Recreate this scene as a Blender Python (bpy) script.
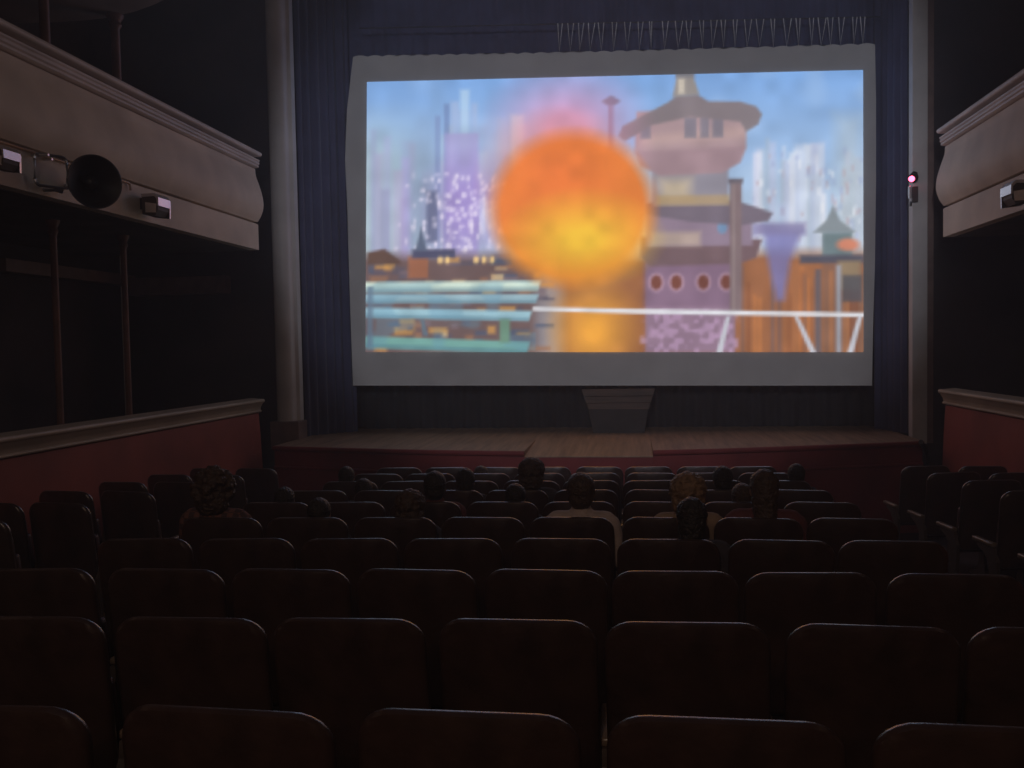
import bpy, bmesh, math, random
import numpy as np
from math import radians, sin, cos, pi
from mathutils import Vector, Matrix

scene = bpy.context.scene
for o in list(bpy.data.objects):
    bpy.data.objects.remove(o, do_unlink=True)
C = scene.collection
random.seed(7)

# ------------------------------------------------------------------ camera
F = 870.0
CZ = 1.685
cam_d = bpy.data.cameras.new('camera')
cam = bpy.data.objects.new('camera', cam_d)
C.objects.link(cam)
MROT = (Matrix.Rotation(radians(7.9), 3, 'Z') @ Matrix.Rotation(radians(90 - 2.42), 3, 'X')
        @ Matrix.Rotation(radians(-1.06), 3, 'Z'))
cam.matrix_world = Matrix.Translation((0, 0, CZ)) @ MROT.to_4x4()
cam_d.sensor_fit = 'HORIZONTAL'
cam_d.sensor_width = 36.0
cam_d.lens = 36.0 * F / 1024.0
cam_d.clip_start = 0.05
cam_d.clip_end = 200
scene.camera = cam

# ------------------------------------------------------------------ world, exposure
w = bpy.data.worlds.new('world')
scene.world = w
w.use_nodes = True
w.node_tree.nodes['Background'].inputs[0].default_value = (0.30, 0.20, 0.16, 1)
w.node_tree.nodes['Background'].inputs[1].default_value = 0.035
vs = scene.view_settings
vs.view_transform = 'Standard'
vs.look = 'None'
vs.gamma = 1.0
vs.use_curve_mapping = False
vs.exposure = 0.0

# stray light of the film projector in the booth behind the audience
SCREEN_GAIN = 1.18
HAZE = 0.016
pl = bpy.data.lights.new('projector_spill', 'SPOT')
pl.energy = 2200
pl.color = (0.76, 0.82, 1.0)
pl.spot_size = radians(31)
pl.spot_blend = 0.35
pl.shadow_soft_size = 0.08
plo = bpy.data.objects.new('projector_spill', pl)
C.objects.link(plo)
plo.location = (-0.6, -6.0, 5.4)
plo.rotation_euler = (Vector((-0.45, 13.0, 3.9)) - Vector(plo.location)).to_track_quat('-Z', 'Y').to_euler()
# unseen lamp behind the camera, added as dim warm fill on the seats
hl = bpy.data.lights.new('rear_fill_lamp', 'POINT')
hl.energy = 36
hl.color = (1.0, 0.62, 0.42)
hl.shadow_soft_size = 0.25
hlo = bpy.data.objects.new('rear_fill_lamp', hl)
C.objects.link(hlo)
hlo.location = (-0.4, -1.7, 3.0)

# second unseen lamp, added high at the rear to brighten the balcony fronts
gl = bpy.data.lights.new('high_fill_lamp', 'POINT')
gl.energy = 150
gl.color = (1.0, 0.78, 0.62)
gl.shadow_soft_size = 0.3
glo = bpy.data.objects.new('high_fill_lamp', gl)
C.objects.link(glo)
glo.location = (-0.6, -3.5, 7.4)


# ------------------------------------------------------------------ pixel rays
def ray(u, v):
    return MROT @ Vector(((u - 512) / F, -(v - 384) / F, -1))


def atY(u, v, Y):
    d = ray(u, v)
    return Vector((0, 0, CZ)) + d * (Y / d.y)


def atX(u, v, X):
    d = ray(u, v)
    return Vector((0, 0, CZ)) + d * (X / d.x)


def atZ(u, v, Z):
    d = ray(u, v)
    return Vector((0, 0, CZ)) + d * ((Z - CZ) / d.z)


RAKE = 0.0655


def floor_z(y):
    return -RAKE * y


# ------------------------------------------------------------------ materials
def mat(name, col, rough=0.6, metal=0.0, var=0.25, scale=6.0, bump=0.0, bscale=40.0, spec=0.5,
        stretch=(1, 1, 1), sheen=0.0, coat=0.0):
    m = bpy.data.materials.new(name)
    m.use_nodes = True
    nt = m.node_tree
    b = nt.nodes['Principled BSDF']
    b.inputs['Roughness'].default_value = rough
    b.inputs['Metallic'].default_value = metal
    b.inputs['Specular IOR Level'].default_value = spec
    if coat:
        b.inputs['Coat Weight'].default_value = coat
        b.inputs['Coat Roughness'].default_value = 0.28
    if sheen:
        b.inputs['Sheen Weight'].default_value = sheen
    tc = nt.nodes.new('ShaderNodeTexCoord')
    mp = nt.nodes.new('ShaderNodeMapping')
    mp.inputs['Scale'].default_value = stretch
    nt.links.new(tc.outputs['Object'], mp.inputs[0])
    n = nt.nodes.new('ShaderNodeTexNoise')
    n.inputs['Scale'].default_value = scale
    n.inputs['Detail'].default_value = 5
    nt.links.new(mp.outputs[0], n.inputs['Vector'])
    r = nt.nodes.new('ShaderNodeValToRGB')
    r.color_ramp.elements[0].position = 0.3
    r.color_ramp.elements[1].position = 0.7
    r.color_ramp.elements[0].color = [c * (1 - var) for c in col] + [1]
    r.color_ramp.elements[1].color = [min(1, c * (1 + var)) for c in col] + [1]
    nt.links.new(n.outputs['Fac'], r.inputs[0])
    nt.links.new(r.outputs[0], b.inputs['Base Color'])
    if bump:
        n2 = nt.nodes.new('ShaderNodeTexNoise')
        n2.inputs['Scale'].default_value = bscale
        n2.inputs['Detail'].default_value = 4
        nt.links.new(mp.outputs[0], n2.inputs['Vector'])
        bp = nt.nodes.new('ShaderNodeBump')
        bp.inputs['Strength'].default_value = bump
        bp.inputs['Distance'].default_value = 0.02
        nt.links.new(n2.outputs['Fac'], bp.inputs['Height'])
        nt.links.new(bp.outputs[0], b.inputs['Normal'])
    return m


def emit_mat(name, col, strength):
    m = bpy.data.materials.new(name)
    m.use_nodes = True
    nt = m.node_tree
    nt.nodes.clear()
    out = nt.nodes.new('ShaderNodeOutputMaterial')
    e = nt.nodes.new('ShaderNodeEmission')
    e.inputs[0].default_value = (*col, 1)
    e.inputs[1].default_value = strength
    nt.links.new(e.outputs[0], out.inputs[0])
    return m


M = dict(
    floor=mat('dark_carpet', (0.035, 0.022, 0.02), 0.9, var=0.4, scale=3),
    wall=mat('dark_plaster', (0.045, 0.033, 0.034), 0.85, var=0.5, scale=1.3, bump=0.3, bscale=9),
    ceiling=mat('ceiling_paint', (0.09, 0.08, 0.085), 0.9),
    fascia=mat('cream_plaster', (0.80, 0.67, 0.54), 0.65, var=0.16, scale=1.6, bump=0.12, bscale=14),
    cornice=mat('grey_cream_paint', (0.74, 0.65, 0.60), 0.5, var=0.2, scale=5, stretch=(1, .3, 1)),
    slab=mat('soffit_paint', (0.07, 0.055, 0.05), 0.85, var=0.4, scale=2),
    red=mat('red_panel', (0.34, 0.075, 0.055), 0.6, var=0.25, scale=1.4, bump=0.08, bscale=10),
    stagered=mat('stage_red_cloth', (0.22, 0.03, 0.03), 0.75, var=0.25, scale=2),
    stage=mat('stage_boards', (0.31, 0.20, 0.13), 0.6, var=0.3, scale=3, stretch=(6, .4, 1)),
    rail=mat('tan_rail_paint', (0.52, 0.43, 0.33), 0.42, var=0.2, scale=4, stretch=(1, .3, 1)),
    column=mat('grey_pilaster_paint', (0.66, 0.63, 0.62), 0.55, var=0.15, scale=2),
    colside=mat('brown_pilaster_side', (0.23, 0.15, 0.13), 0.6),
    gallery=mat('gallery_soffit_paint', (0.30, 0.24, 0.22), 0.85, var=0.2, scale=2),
    post=mat('brown_iron_post', (0.19, 0.085, 0.06), 0.5, var=0.3),
    curtain=mat('navy_velvet', (0.07, 0.074, 0.15), 0.9, var=0.25, scale=2, sheen=0.3),
    black=mat('black_cloth', (0.022, 0.02, 0.022), 0.95, var=0.3, scale=3),
    canvas=mat('screen_canvas', (0.62, 0.61, 0.60), 0.9, var=0.08, scale=2),
    rope=mat('white_cord', (0.85, 0.83, 0.82), 0.8),
    pipe=mat('dark_pipe', (0.08, 0.08, 0.09), 0.5, metal=0.6),
    wood=mat('brown_box_wood', (0.085, 0.048, 0.032), 0.6, var=0.4, scale=5, stretch=(.4, 1, 5)),
    boxwood=mat('dark_podium_wood', (0.035, 0.027, 0.026), 0.7, var=0.3),
    dwood=mat('dark_box_wood', (0.07, 0.05, 0.045), 0.6, var=0.3),
    seatback=mat('brown_seat_veneer', (0.054, 0.029, 0.024), 0.30, var=0.35, scale=7, bump=0.16, bscale=26, spec=0.8, coat=0.7),
    cushion=mat('dark_red_vinyl', (0.055, 0.014, 0.014), 0.5, var=0.3),
    iron=mat('grey_cast_iron', (0.10, 0.075, 0.065), 0.5, metal=0.2, var=0.3),
    arm=mat('worn_wood_arm', (0.22, 0.16, 0.12), 0.28, var=0.3, scale=9),
    steel=mat('brushed_steel', (0.62, 0.62, 0.64), 0.28, metal=1.0, var=0.1),
    brass=mat('copper_conduit', (0.62, 0.45, 0.34), 0.35, metal=0.7, var=0.2),
    blackmetal=mat('black_enamel', (0.015, 0.013, 0.014), 0.4, var=0.2),
    lamp=mat('lamp_reflector', (0.75, 0.70, 0.66), 0.22, metal=0.9, var=0.1),
    skin=mat('skin', (0.42, 0.25, 0.18), 0.55, var=0.08),
    eye=mat('eye_white', (0.7, 0.68, 0.65), 0.2, var=0.02),
    trousers=mat('dark_trousers', (0.03, 0.032, 0.045), 0.85),
    led=emit_mat('red_led', (1.0, 0.10, 0.20), 7.0),
)
HAIR = dict(
    black=mat('black_hair', (0.032, 0.024, 0.020), 0.42, var=0.4, scale=30, bump=0.8, bscale=60),
    brown=mat('brown_hair', (0.085, 0.050, 0.034), 0.42, var=0.4, scale=30, bump=0.8, bscale=60),
    fair=mat('fair_hair', (0.30, 0.175, 0.095), 0.42, var=0.4, scale=30, bump=0.8, bscale=60),
)
SHIRT = dict(
    dark=mat('dark_shirt', (0.06, 0.05, 0.06), 0.9),
    light=mat('pale_shirt', (0.60, 0.47, 0.42), 0.9),
    maroon=mat('maroon_shirt', (0.16, 0.05, 0.05), 0.9),
    purple=mat('dusky_purple_shirt', (0.10, 0.07, 0.11), 0.9),
    tan=mat('tan_shirt', (0.42, 0.28, 0.19), 0.9),
)


def check_mat():
    m = bpy.data.materials.new('checked_shirt')
    m.use_nodes = True
    nt = m.node_tree
    b = nt.nodes['Principled BSDF']
    b.inputs['Roughness'].default_value = 0.9
    tc = nt.nodes.new('ShaderNodeTexCoord')
    ck = nt.nodes.new('ShaderNodeTexChecker')
    ck.inputs['Scale'].default_value = 26
    ck.inputs['Color1'].default_value = (0.23, 0.10, 0.08, 1)
    ck.inputs['Color2'].default_value = (0.09, 0.05, 0.05, 1)
    nt.links.new(tc.outputs['Object'], ck.inputs[0])
    nt.links.new(ck.outputs[0], b.inputs['Base Color'])
    return m


SHIRT['check'] = check_mat()


# ------------------------------------------------------------------ mesh helpers
def finish(name, bm, material, parent=None, smooth=False, angle=0.7):
    bmesh.ops.recalc_face_normals(bm, faces=bm.faces)
    me = bpy.data.meshes.new(name)
    bm.to_mesh(me)
    bm.free()
    me.materials.append(material)
    if smooth:
        for p in me.polygons:
            p.use_smooth = True
        try:
            me.set_sharp_from_angle(angle=angle)
        except Exception:
            pass
    o = bpy.data.objects.new(name, me)
    C.objects.link(o)
    if parent is not None:
        o.parent = parent
    return o


def empty(name, loc=(0, 0, 0), rot=(0, 0, 0)):
    o = bpy.data.objects.new(name, None)
    o.empty_display_size = 0.1
    C.objects.link(o)
    o.location = loc
    o.rotation_euler = rot
    return o


def tag(o, label, cat, group=None, kind=None):
    o['label'] = label
    o['category'] = cat
    if group:
        o['group'] = group
    if kind:
        o['kind'] = kind
    return o


def box(bm, c, s, rot=None, bevel=0.0):
    r = bmesh.ops.create_cube(bm, size=1.0)
    vsx = r['verts']
    bmesh.ops.scale(bm, vec=s, verts=vsx)
    if bevel:
        es = list({e for v in vsx for e in v.link_edges})
        g = bmesh.ops.bevel(bm, geom=es, offset=bevel, segments=2, profile=0.5, affect='EDGES')
        vsx = list({v for f in g['faces'] for v in f.verts} | {v for v in vsx if v.is_valid})
    if rot is not None:
        bmesh.ops.rotate(bm, cent=(0, 0, 0), matrix=rot, verts=vsx)
    bmesh.ops.translate(bm, vec=c, verts=vsx)
    return vsx


def prism(bm, pts, axis_vec):
    """closed polygon pts (3D) extruded by axis_vec"""
    a = [bm.verts.new(p) for p in pts]
    b = [bm.verts.new(Vector(p) + Vector(axis_vec)) for p in pts]
    n = len(pts)
    bm.faces.new(a)
    bm.faces.new(b[::-1])
    for i in range(n):
        bm.faces.new((a[i], b[i], b[(i + 1) % n], a[(i + 1) % n]))


def tube(bm, pts, r, seg=10, closed=False):
    pts = [Vector(p) for p in pts]
    n = len(pts)
    rings = []
    up = Vector((0, 0, 1))
    for i, p in enumerate(pts):
        if closed:
            d = (pts[(i + 1) % n] - pts[i - 1]).normalized()
        else:
            d = (pts[min(i + 1, n - 1)] - pts[max(i - 1, 0)]).normalized()
        u = d.cross(up)
        if u.length < 1e-3:
            u = d.cross(Vector((1, 0, 0)))
        u.normalize()
        v = u.cross(d).normalized()
        rr = r[i] if isinstance(r, (list, tuple)) else r
        rings.append([bm.verts.new(p + (u * cos(2 * pi * k / seg) + v * sin(2 * pi * k / seg)) * rr) for k in range(seg)])
    m = n if closed else n - 1
    for i in range(m):
        a, b = rings[i], rings[(i + 1) % n]
        for k in range(seg):
            bm.faces.new((a[k], a[(k + 1) % seg], b[(k + 1) % seg], b[k]))
    if not closed:
        bm.faces.new(rings[0][::-1])
        bm.faces.new(rings[-1])


def lathe(bm, prof, seg=24, mtx=None):
    """prof: list of (r, h) about local z"""
    rings = []
    for r, h in prof:
        if r < 1e-5:
            rings.append([bm.verts.new((0, 0, h))])
        else:
            rings.append([bm.verts.new((r * cos(2 * pi * k / seg), r * sin(2 * pi * k / seg), h)) for k in range(seg)])
    for a, b in zip(rings, rings[1:]):
        for k in range(seg):
            k2 = (k + 1) % seg
            if len(a) == 1 and len(b) == 1:
                continue
            if len(a) == 1:
                bm.faces.new((a[0], b[k2], b[k]))
            elif len(b) == 1:
                bm.faces.new((a[k], a[k2], b[0]))
            else:
                bm.faces.new((a[k], a[k2], b[k2], b[k]))
    if mtx is not None:
        vv = [v for ring in rings for v in ring]
        bmesh.ops.transform(bm, matrix=mtx, verts=vv)


# ------------------------------------------------------------------ room shell
XL, XR = -7.6, 6.3           # outer side walls
FL, FR = -5.09, 3.84         # balcony / box fronts
YP = 12.2                    # proscenium wall
YE = 11.5                    # stage end of balconies
YB = -3.0


def slab(name, pts, vec, m, label, cat):
    bm = bmesh.new()
    prism(bm, pts, vec)
    o = finish(name, bm, m)
    tag(o, label, cat, kind='structure')
    return o


slab('floor', [(XL, -7, floor_z(-7)), (XR, -7, floor_z(-7)), (XR, 15, floor_z(15)), (XL, 15, floor_z(15))],
     (0, 0, -0.2), M['floor'], 'dark raked auditorium floor under the seat rows', 'floor')
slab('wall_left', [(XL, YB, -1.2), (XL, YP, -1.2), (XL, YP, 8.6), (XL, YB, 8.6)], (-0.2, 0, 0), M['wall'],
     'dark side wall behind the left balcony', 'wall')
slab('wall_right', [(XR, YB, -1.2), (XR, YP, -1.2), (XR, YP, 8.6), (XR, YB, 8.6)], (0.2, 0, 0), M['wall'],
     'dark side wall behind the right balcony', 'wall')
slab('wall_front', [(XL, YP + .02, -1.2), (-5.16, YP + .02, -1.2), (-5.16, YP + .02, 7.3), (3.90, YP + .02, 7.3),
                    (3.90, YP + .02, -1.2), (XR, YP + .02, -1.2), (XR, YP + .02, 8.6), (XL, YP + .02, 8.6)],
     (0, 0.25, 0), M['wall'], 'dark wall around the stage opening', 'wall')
slab('wall_back', [(XL, 14.2, 0), (XR, 14.2, 0), (XR, 14.2, 8.6), (XL, 14.2, 8.6)], (0, 0.2, 0), M['black'],
     'black rear wall of the stage', 'wall')
slab('ceiling', [(XL, YB, 8.6), (XR, YB, 8.6), (XR, 14.4, 8.6), (XL, 14.4, 8.6)], (0, 0, 0.2), M['ceiling'],
     'dark auditorium ceiling', 'ceiling')

# ------------------------------------------------------------------ stage
ZS = 0.41
root = empty('stage', (0, 11, -0.75))
tag(root, 'raised brown stage floor with red front under the screen', 'stage', kind='structure')


def local(p, r=root):
    return Vector(p) - r.location


def curve_pts(pix, n=5):
    P = [atZ(u, v, ZS) for u, v in pix]
    return P


left_edge = [atZ(u, v, ZS) for u, v in [(281, 446), (340, 447.8), (400, 449.3), (460, 450.5), (524, 451.2)]]
right_edge = [atZ(u, v, ZS) for u, v in [(653, 450.3), (720, 448.6), (790, 446.2), (860, 443.6), (923, 441)]]
left_edge[0].x = -4.82
LE, RE = left_edge, right_edge
yc = (LE[-1].y + RE[0].y) / 2
xa, xb = LE[-1].x, RE[0].x
bm = bmesh.new()
prism(bm, [local(p) for p in LE] + [local((xa, 11.9, ZS)), local((xb, 11.9, ZS))] + [local(p) for p in RE]
      + [local((3.63, 14.2, ZS)), local((-4.82, 14.2, ZS))], (0, 0, -0.06))
finish('stage_floor', bm, M['stage'], root)
bm = bmesh.new()
zl = atY(590, 456.5, yc).z
pts = [local((xa, yc, zl)), local((xb, yc, zl)), local((xb, 11.9, ZS)), local((xa, 11.9, ZS))]
prism(bm, pts, (0, 0, -0.012))
finish('centre_ramp', bm, M['stage'], root)


def stage_panel(p, q, z1):
    bm = bmesh.new()
    p = Vector(p)
    q = Vector(q)
    pts = [Vector((p.x, p.y, -0.85)), Vector((q.x, q.y, -0.85)), Vector((q.x, q.y, z1)), Vector((p.x, p.y, z1))]
    prism(bm, [local(a) for a in pts], (0, 0.08, 0))
    return finish('front_panel', bm, M['stagered'], root)


for E_ in (LE, RE):
    for a, b in zip(E_, E_[1:]):
        stage_panel(a + Vector((0, .025, 0)), b + Vector((0, .025, 0)), ZS - .06)
stage_panel((xa, yc + .02, 0), (xb, yc + .02, 0), zl - .012)
bm = bmesh.new()
for E_ in (LE, RE):
    tube(bm, [local(p) + Vector((0, -.005, -.03)) for p in E_], 0.032, 8)
finish('edge_moulding', bm, M['stagered'], root, True)
bm = bmesh.new()
for E_ in (LE, RE):
    tube(bm, [local((p.x, p.y + .02, 0.12)) for p in E_], 0.022, 8)
tube(bm, [local((xa, yc + .01, .12)), local((xb, yc + .01, .12))], .022, 8)
finish('front_rail_moulding', bm, M['stagered'], root, True)

# proscenium columns
pc = empty('trim_1', (-5.0, YP, ZS))
tag(pc, 'pale rounded column on the left of the stage opening', 'column', kind='structure')
bm = bmesh.new()
prof = [(-0.19, 0.10), (-0.19, -0.01), (-0.155, -0.045), (-0.15, -0.075)]
prof += [(-0.02 + 0.135 * cos(a) * 1.0, -0.075 - 0.10 * sin(a)) for a in [pi - pi * k / 12 for k in range(13)]]
prof += [(0.13, -0.05), (0.175, -0.03), (0.175, 0.10)]
prism(bm, [(x, y, 0.25) for x, y in prof], (0, 0, 7.2))
finish('shaft', bm, M['column'], pc, True, 0.5)
bm = bmesh.new()
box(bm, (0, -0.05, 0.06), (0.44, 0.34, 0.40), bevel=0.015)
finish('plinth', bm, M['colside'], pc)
pc = empty('trim_2', (3.80, YP, ZS - .1))
tag(pc, 'flat grey pilaster on the right of the stage opening', 'column', kind='structure')
bm = bmesh.new()
box(bm, (-0.045, -0.02, 3.7), (0.19, 0.16, 7.4), bevel=0.008)
finish('front_face', bm, M['column'], pc)
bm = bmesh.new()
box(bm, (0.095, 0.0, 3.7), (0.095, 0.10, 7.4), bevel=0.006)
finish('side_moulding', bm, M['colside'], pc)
bm = bmesh.new()
tube(bm, [atZ(u, v, z) for u, v, z in [(921, 442, .43), (925, 449, .30), (928, 459, .1), (930, 470, -.15)]], 0.03, 8)
o = finish('cable', bm, M['blackmetal'], None, True)
tag(o, 'thick dark cable drooping off the right end of the stage', 'cable')


# ------------------------------------------------------------------ curtains
def curtain(name, p0, p1, z0, z1, folds, amp, label, m, bottom_wave=0.0):
    bm = bmesh.new()
    p0 = Vector((p0[0], p0[1], 0))
    p1 = Vector((p1[0], p1[1], 0))
    d = (p1 - p0)
    nrm = Vector((d.y, -d.x, 0)).normalized()
    n = folds * 8
    rng = random.Random(name + label)
    ph = [rng.uniform(-.5, .5) for _ in range(folds + 2)]
    lo, hi, lo2, hi2 = [], [], [], []
    mid = (p0 + p1) / 2
    for i in range(n + 1):
        t = i / n
        k = int(t * folds)
        a = amp * (sin(2 * pi * t * folds + ph[k] * .3) + .35 * sin(2 * pi * t * folds * .37 + 1))
        base = p0 + d * t + nrm * a
        lo.append(bm.verts.new(base - mid + Vector((0, 0, z0 + bottom_wave * sin(t * folds * 2 * pi)))))
        hi.append(bm.verts.new(base - mid + Vector((0, 0, z1))))
        back = base - nrm * 0.02
        lo2.append(bm.verts.new(back - mid + Vector((0, 0, z0 + bottom_wave * sin(t * folds * 2 * pi)))))
        hi2.append(bm.verts.new(back - mid + Vector((0, 0, z1))))
    for i in range(n):
        bm.faces.new((lo[i], lo[i + 1], hi[i + 1], hi[i]))
        bm.faces.new((lo2[i + 1], lo2[i], hi2[i], hi2[i + 1]))
        bm.faces.new((lo[i + 1], lo[i], lo2[i], lo2[i + 1]))
        bm.faces.new((hi[i], hi[i + 1], hi2[i + 1], hi2[i]))
    o = finish(name, bm, m, None, True, 1.2)
    o.location = mid
    tag(o, label, 'curtain', 'dark stage curtains around the screen')
    return o


curtain('stage_curtain', (-4.86, 12.45), (-4.30, 13.18), ZS, 7.6, 6, 0.035, 'dark navy stage curtain left of the screen', M['curtain'])
curtain('stage_curtain', (3.50, 13.22), (3.70, 12.45), ZS, 7.6, 5, 0.035, 'dark navy stage curtain right of the screen', M['curtain'])
curtain('stage_valance', (-4.8, 13.35), (3.75, 13.35), 5.6, 7.8, 40, 0.02, 'dark navy valance hanging above the screen', M['curtain'])
curtain('stage_curtain', (-4.8, 13.6), (3.75, 13.6), ZS, 5.6, 36, 0.04, 'black back curtain under the screen', M['black'])

# ------------------------------------------------------------------ screen
YS = 13.0
scr = empty('cinema_screen', (-0.4, YS, 1.1))
tag(scr, 'large white canvas screen showing a bright film picture', 'screen')


def sloc(p):
    return Vector(p) - scr.location


corner = dict(tl=atY(353, 57, YS), tr=atY(875, 44.5, YS), br=atY(872, 385, YS), bl=atY(353, 385, YS))
bm = bmesh.new()
top = []
NB = 66
for i in range(NB * 4 + 1):
    t = i / (NB * 4)
    p = corner['tl'].lerp(corner['tr'], t)
    p.z += 0.022 * abs(sin(pi * t * NB / 2)) - 0.03 * sin(pi * t) * 0.6
    top.append(p)
rightp = [atY(u, v, YS) for u, v in [(876, 100), (876, 180), (875, 260), (873, 330)]]
bottom = []
for i in range(0, 41):
    t = i / 40
    p = corner['br'].lerp(corner['bl'], t)
    p.z += 0.006 * sin(17 * t) + .004 * sin(41 * t)
    bottom.append(p)
leftp = [atY(u, v, YS) for u, v in [(351, 330), (349, 270), (347.5, 210), (345, 160), (347, 110)]]
outl = top + rightp + bottom + leftp
prism(bm, [sloc(p) for p in outl], (0, 0.015, 0))
bmesh.ops.triangulate(bm, faces=[f for f in bm.faces if len(f.verts) > 4])
finish('canvas', bm, M['canvas'], scr)
bm = bmesh.new()
tube(bm, [sloc(p + Vector((0, -.004, 0))) for p in [corner['bl'].lerp(corner['br'], t / 10) for t in range(11)]], 0.012, 6)
finish('hem', bm, M['canvas'], scr)
pa, pb = atY(556, 24, YS), atY(873, 17, YS)
dirp = (pb - pa).normalized()
pa0 = pa - dirp * 3.0
bm = bmesh.new()
tube(bm, [sloc(pa0), sloc(pb + dirp * .1)], 0.010, 8)
finish('hanging_pipe', bm, M['pipe'], scr, True)
# lacing cords: one V of cord for every eyelet
rng = random.Random(3)
u = 559.0
while u < 872:
    e = atY(u + .5, 56 - (u - 353) * .0235, YS) + Vector((0, -.02, -.02))
    a = atY(u - rng.uniform(0.5, 3), 24 - (u - 556) * .022, YS) + Vector((0, -.02, 0))
    b = atY(u + rng.uniform(1, 5.5), 24 - (u - 556) * .022, YS) + Vector((0, -.02, 0))
    bm = bmesh.new()
    tube(bm, [sloc(a), sloc(e), sloc(b)], 0.0065, 5)
    finish('lacing_cord', bm, M['rope'], scr)
    u += rng.uniform(9, 14)

# ---- the film picture, painted as colours per vertex (no figure in it)
PW, PH = 498, 282


def paint():
    yy, xx = np.mgrid[0:PH, 0:PW].astype(np.float64)
    X = xx + 366
    Y = yy * (352 - 76) / PH + 76
    img = np.zeros((PH, PW, 3))
    rs = np.random.RandomState(5)

    def noise(sc, seed):
        r = np.random.RandomState(seed)
        h, w_ = int(PH / sc) + 3, int(PW / sc) + 3
        g = r.rand(h, w_)
        fy, fx = yy / sc, xx / sc
        iy, ix = fy.astype(int), fx.astype(int)
        ty, tx = fy - iy, fx - ix
        ty, tx = ty * ty * (3 - 2 * ty), tx * tx * (3 - 2 * tx)
        return (g[iy, ix] * (1 - ty) * (1 - tx) + g[iy + 1, ix] * ty * (1 - tx) + g[iy, ix + 1] * (1 - ty) * tx
                + g[iy + 1, ix + 1] * ty * tx)

    def over(mask, col):
        nonlocal img
        col = np.asarray(col, float)
        if col.ndim == 1:
            col = col[None, None, :] / 255.0
        img = img * (1 - mask[..., None]) + col * mask[..., None]

    def sm(d, s):
        return np.clip(0.5 - d / (2 * s), 0, 1)

    def rect(x0, x1, y0, y1, s=1.5):
        return sm(np.maximum(np.maximum(x0 - X, X - x1), np.maximum(y0 - Y, Y - y1)), s)

    def ell(cx, cy, rx, ry, s=1.5):
        d = (np.sqrt(((X - cx) / rx) ** 2 + ((Y - cy) / ry) ** 2) - 1) * min(rx, ry)
        return sm(d, s)

    def poly(pts, s=1.2):
        ins = np.zeros(X.shape, bool)
        dist = np.full(X.shape, 1e9)
        n = len(pts)
        for i in range(n):
            (x0, y0), (x1, y1) = pts[i], pts[(i + 1) % n]
            if y0 != y1:
                c = ((y0 > Y) != (y1 > Y)) & (X < (x1 - x0) * (Y - y0) / (y1 - y0) + x0)
                ins ^= c
            L = (x1 - x0) ** 2 + (y1 - y0) ** 2 + 1e-9
            t = np.clip(((X - x0) * (x1 - x0) + (Y - y0) * (y1 - y0)) / L, 0, 1)
            dist = np.minimum(dist, np.hypot(X - x0 - t * (x1 - x0), Y - y0 - t * (y1 - y0)))
        return sm(np.where(ins, -dist, dist), s)

    # sky
    t = np.clip((Y - 70) / 170, 0, 1)[..., None]
    img = (np.array([118, 164, 226]) * (1 - t) + np.array([186, 205, 226]) * t) / 255.0
    cl = noise(60, 1) * .6 + noise(25, 2) * .4
    over(np.clip((cl - .45) * 1.6, 0, .6) * np.clip((X - 560) / 150, 0.35, 1), (190, 208, 232))
    over(.75 * np.clip((450 - X) / 70, 0, 1) * np.clip((Y - 95) / 60, 0, 1), (166, 186, 196))
    # far left towers
    for i in range(34):
        x = rs.uniform(368, 520)
        wd = rs.uniform(4, 13)
        tp = rs.uniform(120, 200) if x < 425 else rs.uniform(100, 215)
        c = np.array([[160, 176, 205], [176, 170, 214], [150, 165, 190], [190, 200, 222], [142, 140, 190]][rs.randint(5)])
        over(rect(x, x + wd, tp, 262, 2.5) * rs.uniform(.3, .65), c + rs.randint(-10, 10, 3))
    for x, tp, wd, c in [(437, 112, 5, (120, 140, 190)), (446, 100, 5, (110, 130, 180)), (454, 98, 8, (165, 185, 225)),
                         (464, 86, 9, (175, 205, 235)), (474, 100, 6, (160, 180, 220)), (461, 130, 34, (168, 160, 214))]:
        over(rect(x - wd / 2, x + wd / 2, tp, 262, 1.8) * .75, c)
    over(ell(472, 205, 42, 42, 22) * .6, (148, 120, 196))
    over(ell(425, 200, 14, 60, 10) * .5, (120, 135, 165))
    over(rect(426, 437, 188, 240, 2) * .8, (92, 98, 130))
    for i in range(150):
        x, y_ = rs.normal(462, 26), rs.uniform(170, 250)
        over(ell(x, y_, rs.uniform(1, 2.6), rs.uniform(1.2, 3.2), 1.3) * rs.uniform(.4, .9), (232, 224, 246))
    for x in (484, 492, 503):
        over(ell(x, 215, 4, rs.uniform(14, 22), 2) * .8, (205, 208, 240))
    # right far towers
    for i in range(40):
        x = rs.uniform(748, 862)
        wd = rs.uniform(3, 11)
        tp = rs.uniform(140, 210)
        c = np.array([[205, 215, 236], [176, 190, 222], [222, 226, 238], [190, 196, 226], [160, 178, 200]][rs.randint(5)])
        over(rect(x, x + wd, tp, 262, 2) * rs.uniform(.35, .75), c)
    over(rect(836, 862, 120, 250, 9) * .45, (190, 200, 205))
    for i in range(90):
        x, y_ = rs.uniform(750, 860), rs.uniform(150, 240)
        over(rect(x, x + rs.uniform(1, 4), y_, y_ + rs.uniform(2, 9), 1.2) * .5,
             [(240, 242, 250), (150, 165, 205), (176, 150, 160)][rs.randint(3)])
    # low town
    over(np.clip((Y - 246) / 14, 0, 1) * np.clip((560 - X) / 30, 0, 1), (104, 84, 84))
    over(np.clip((Y - 246) / 16, 0, 1) * np.clip((X - 540) / 30, 0, 1), (150, 96, 62))
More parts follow.
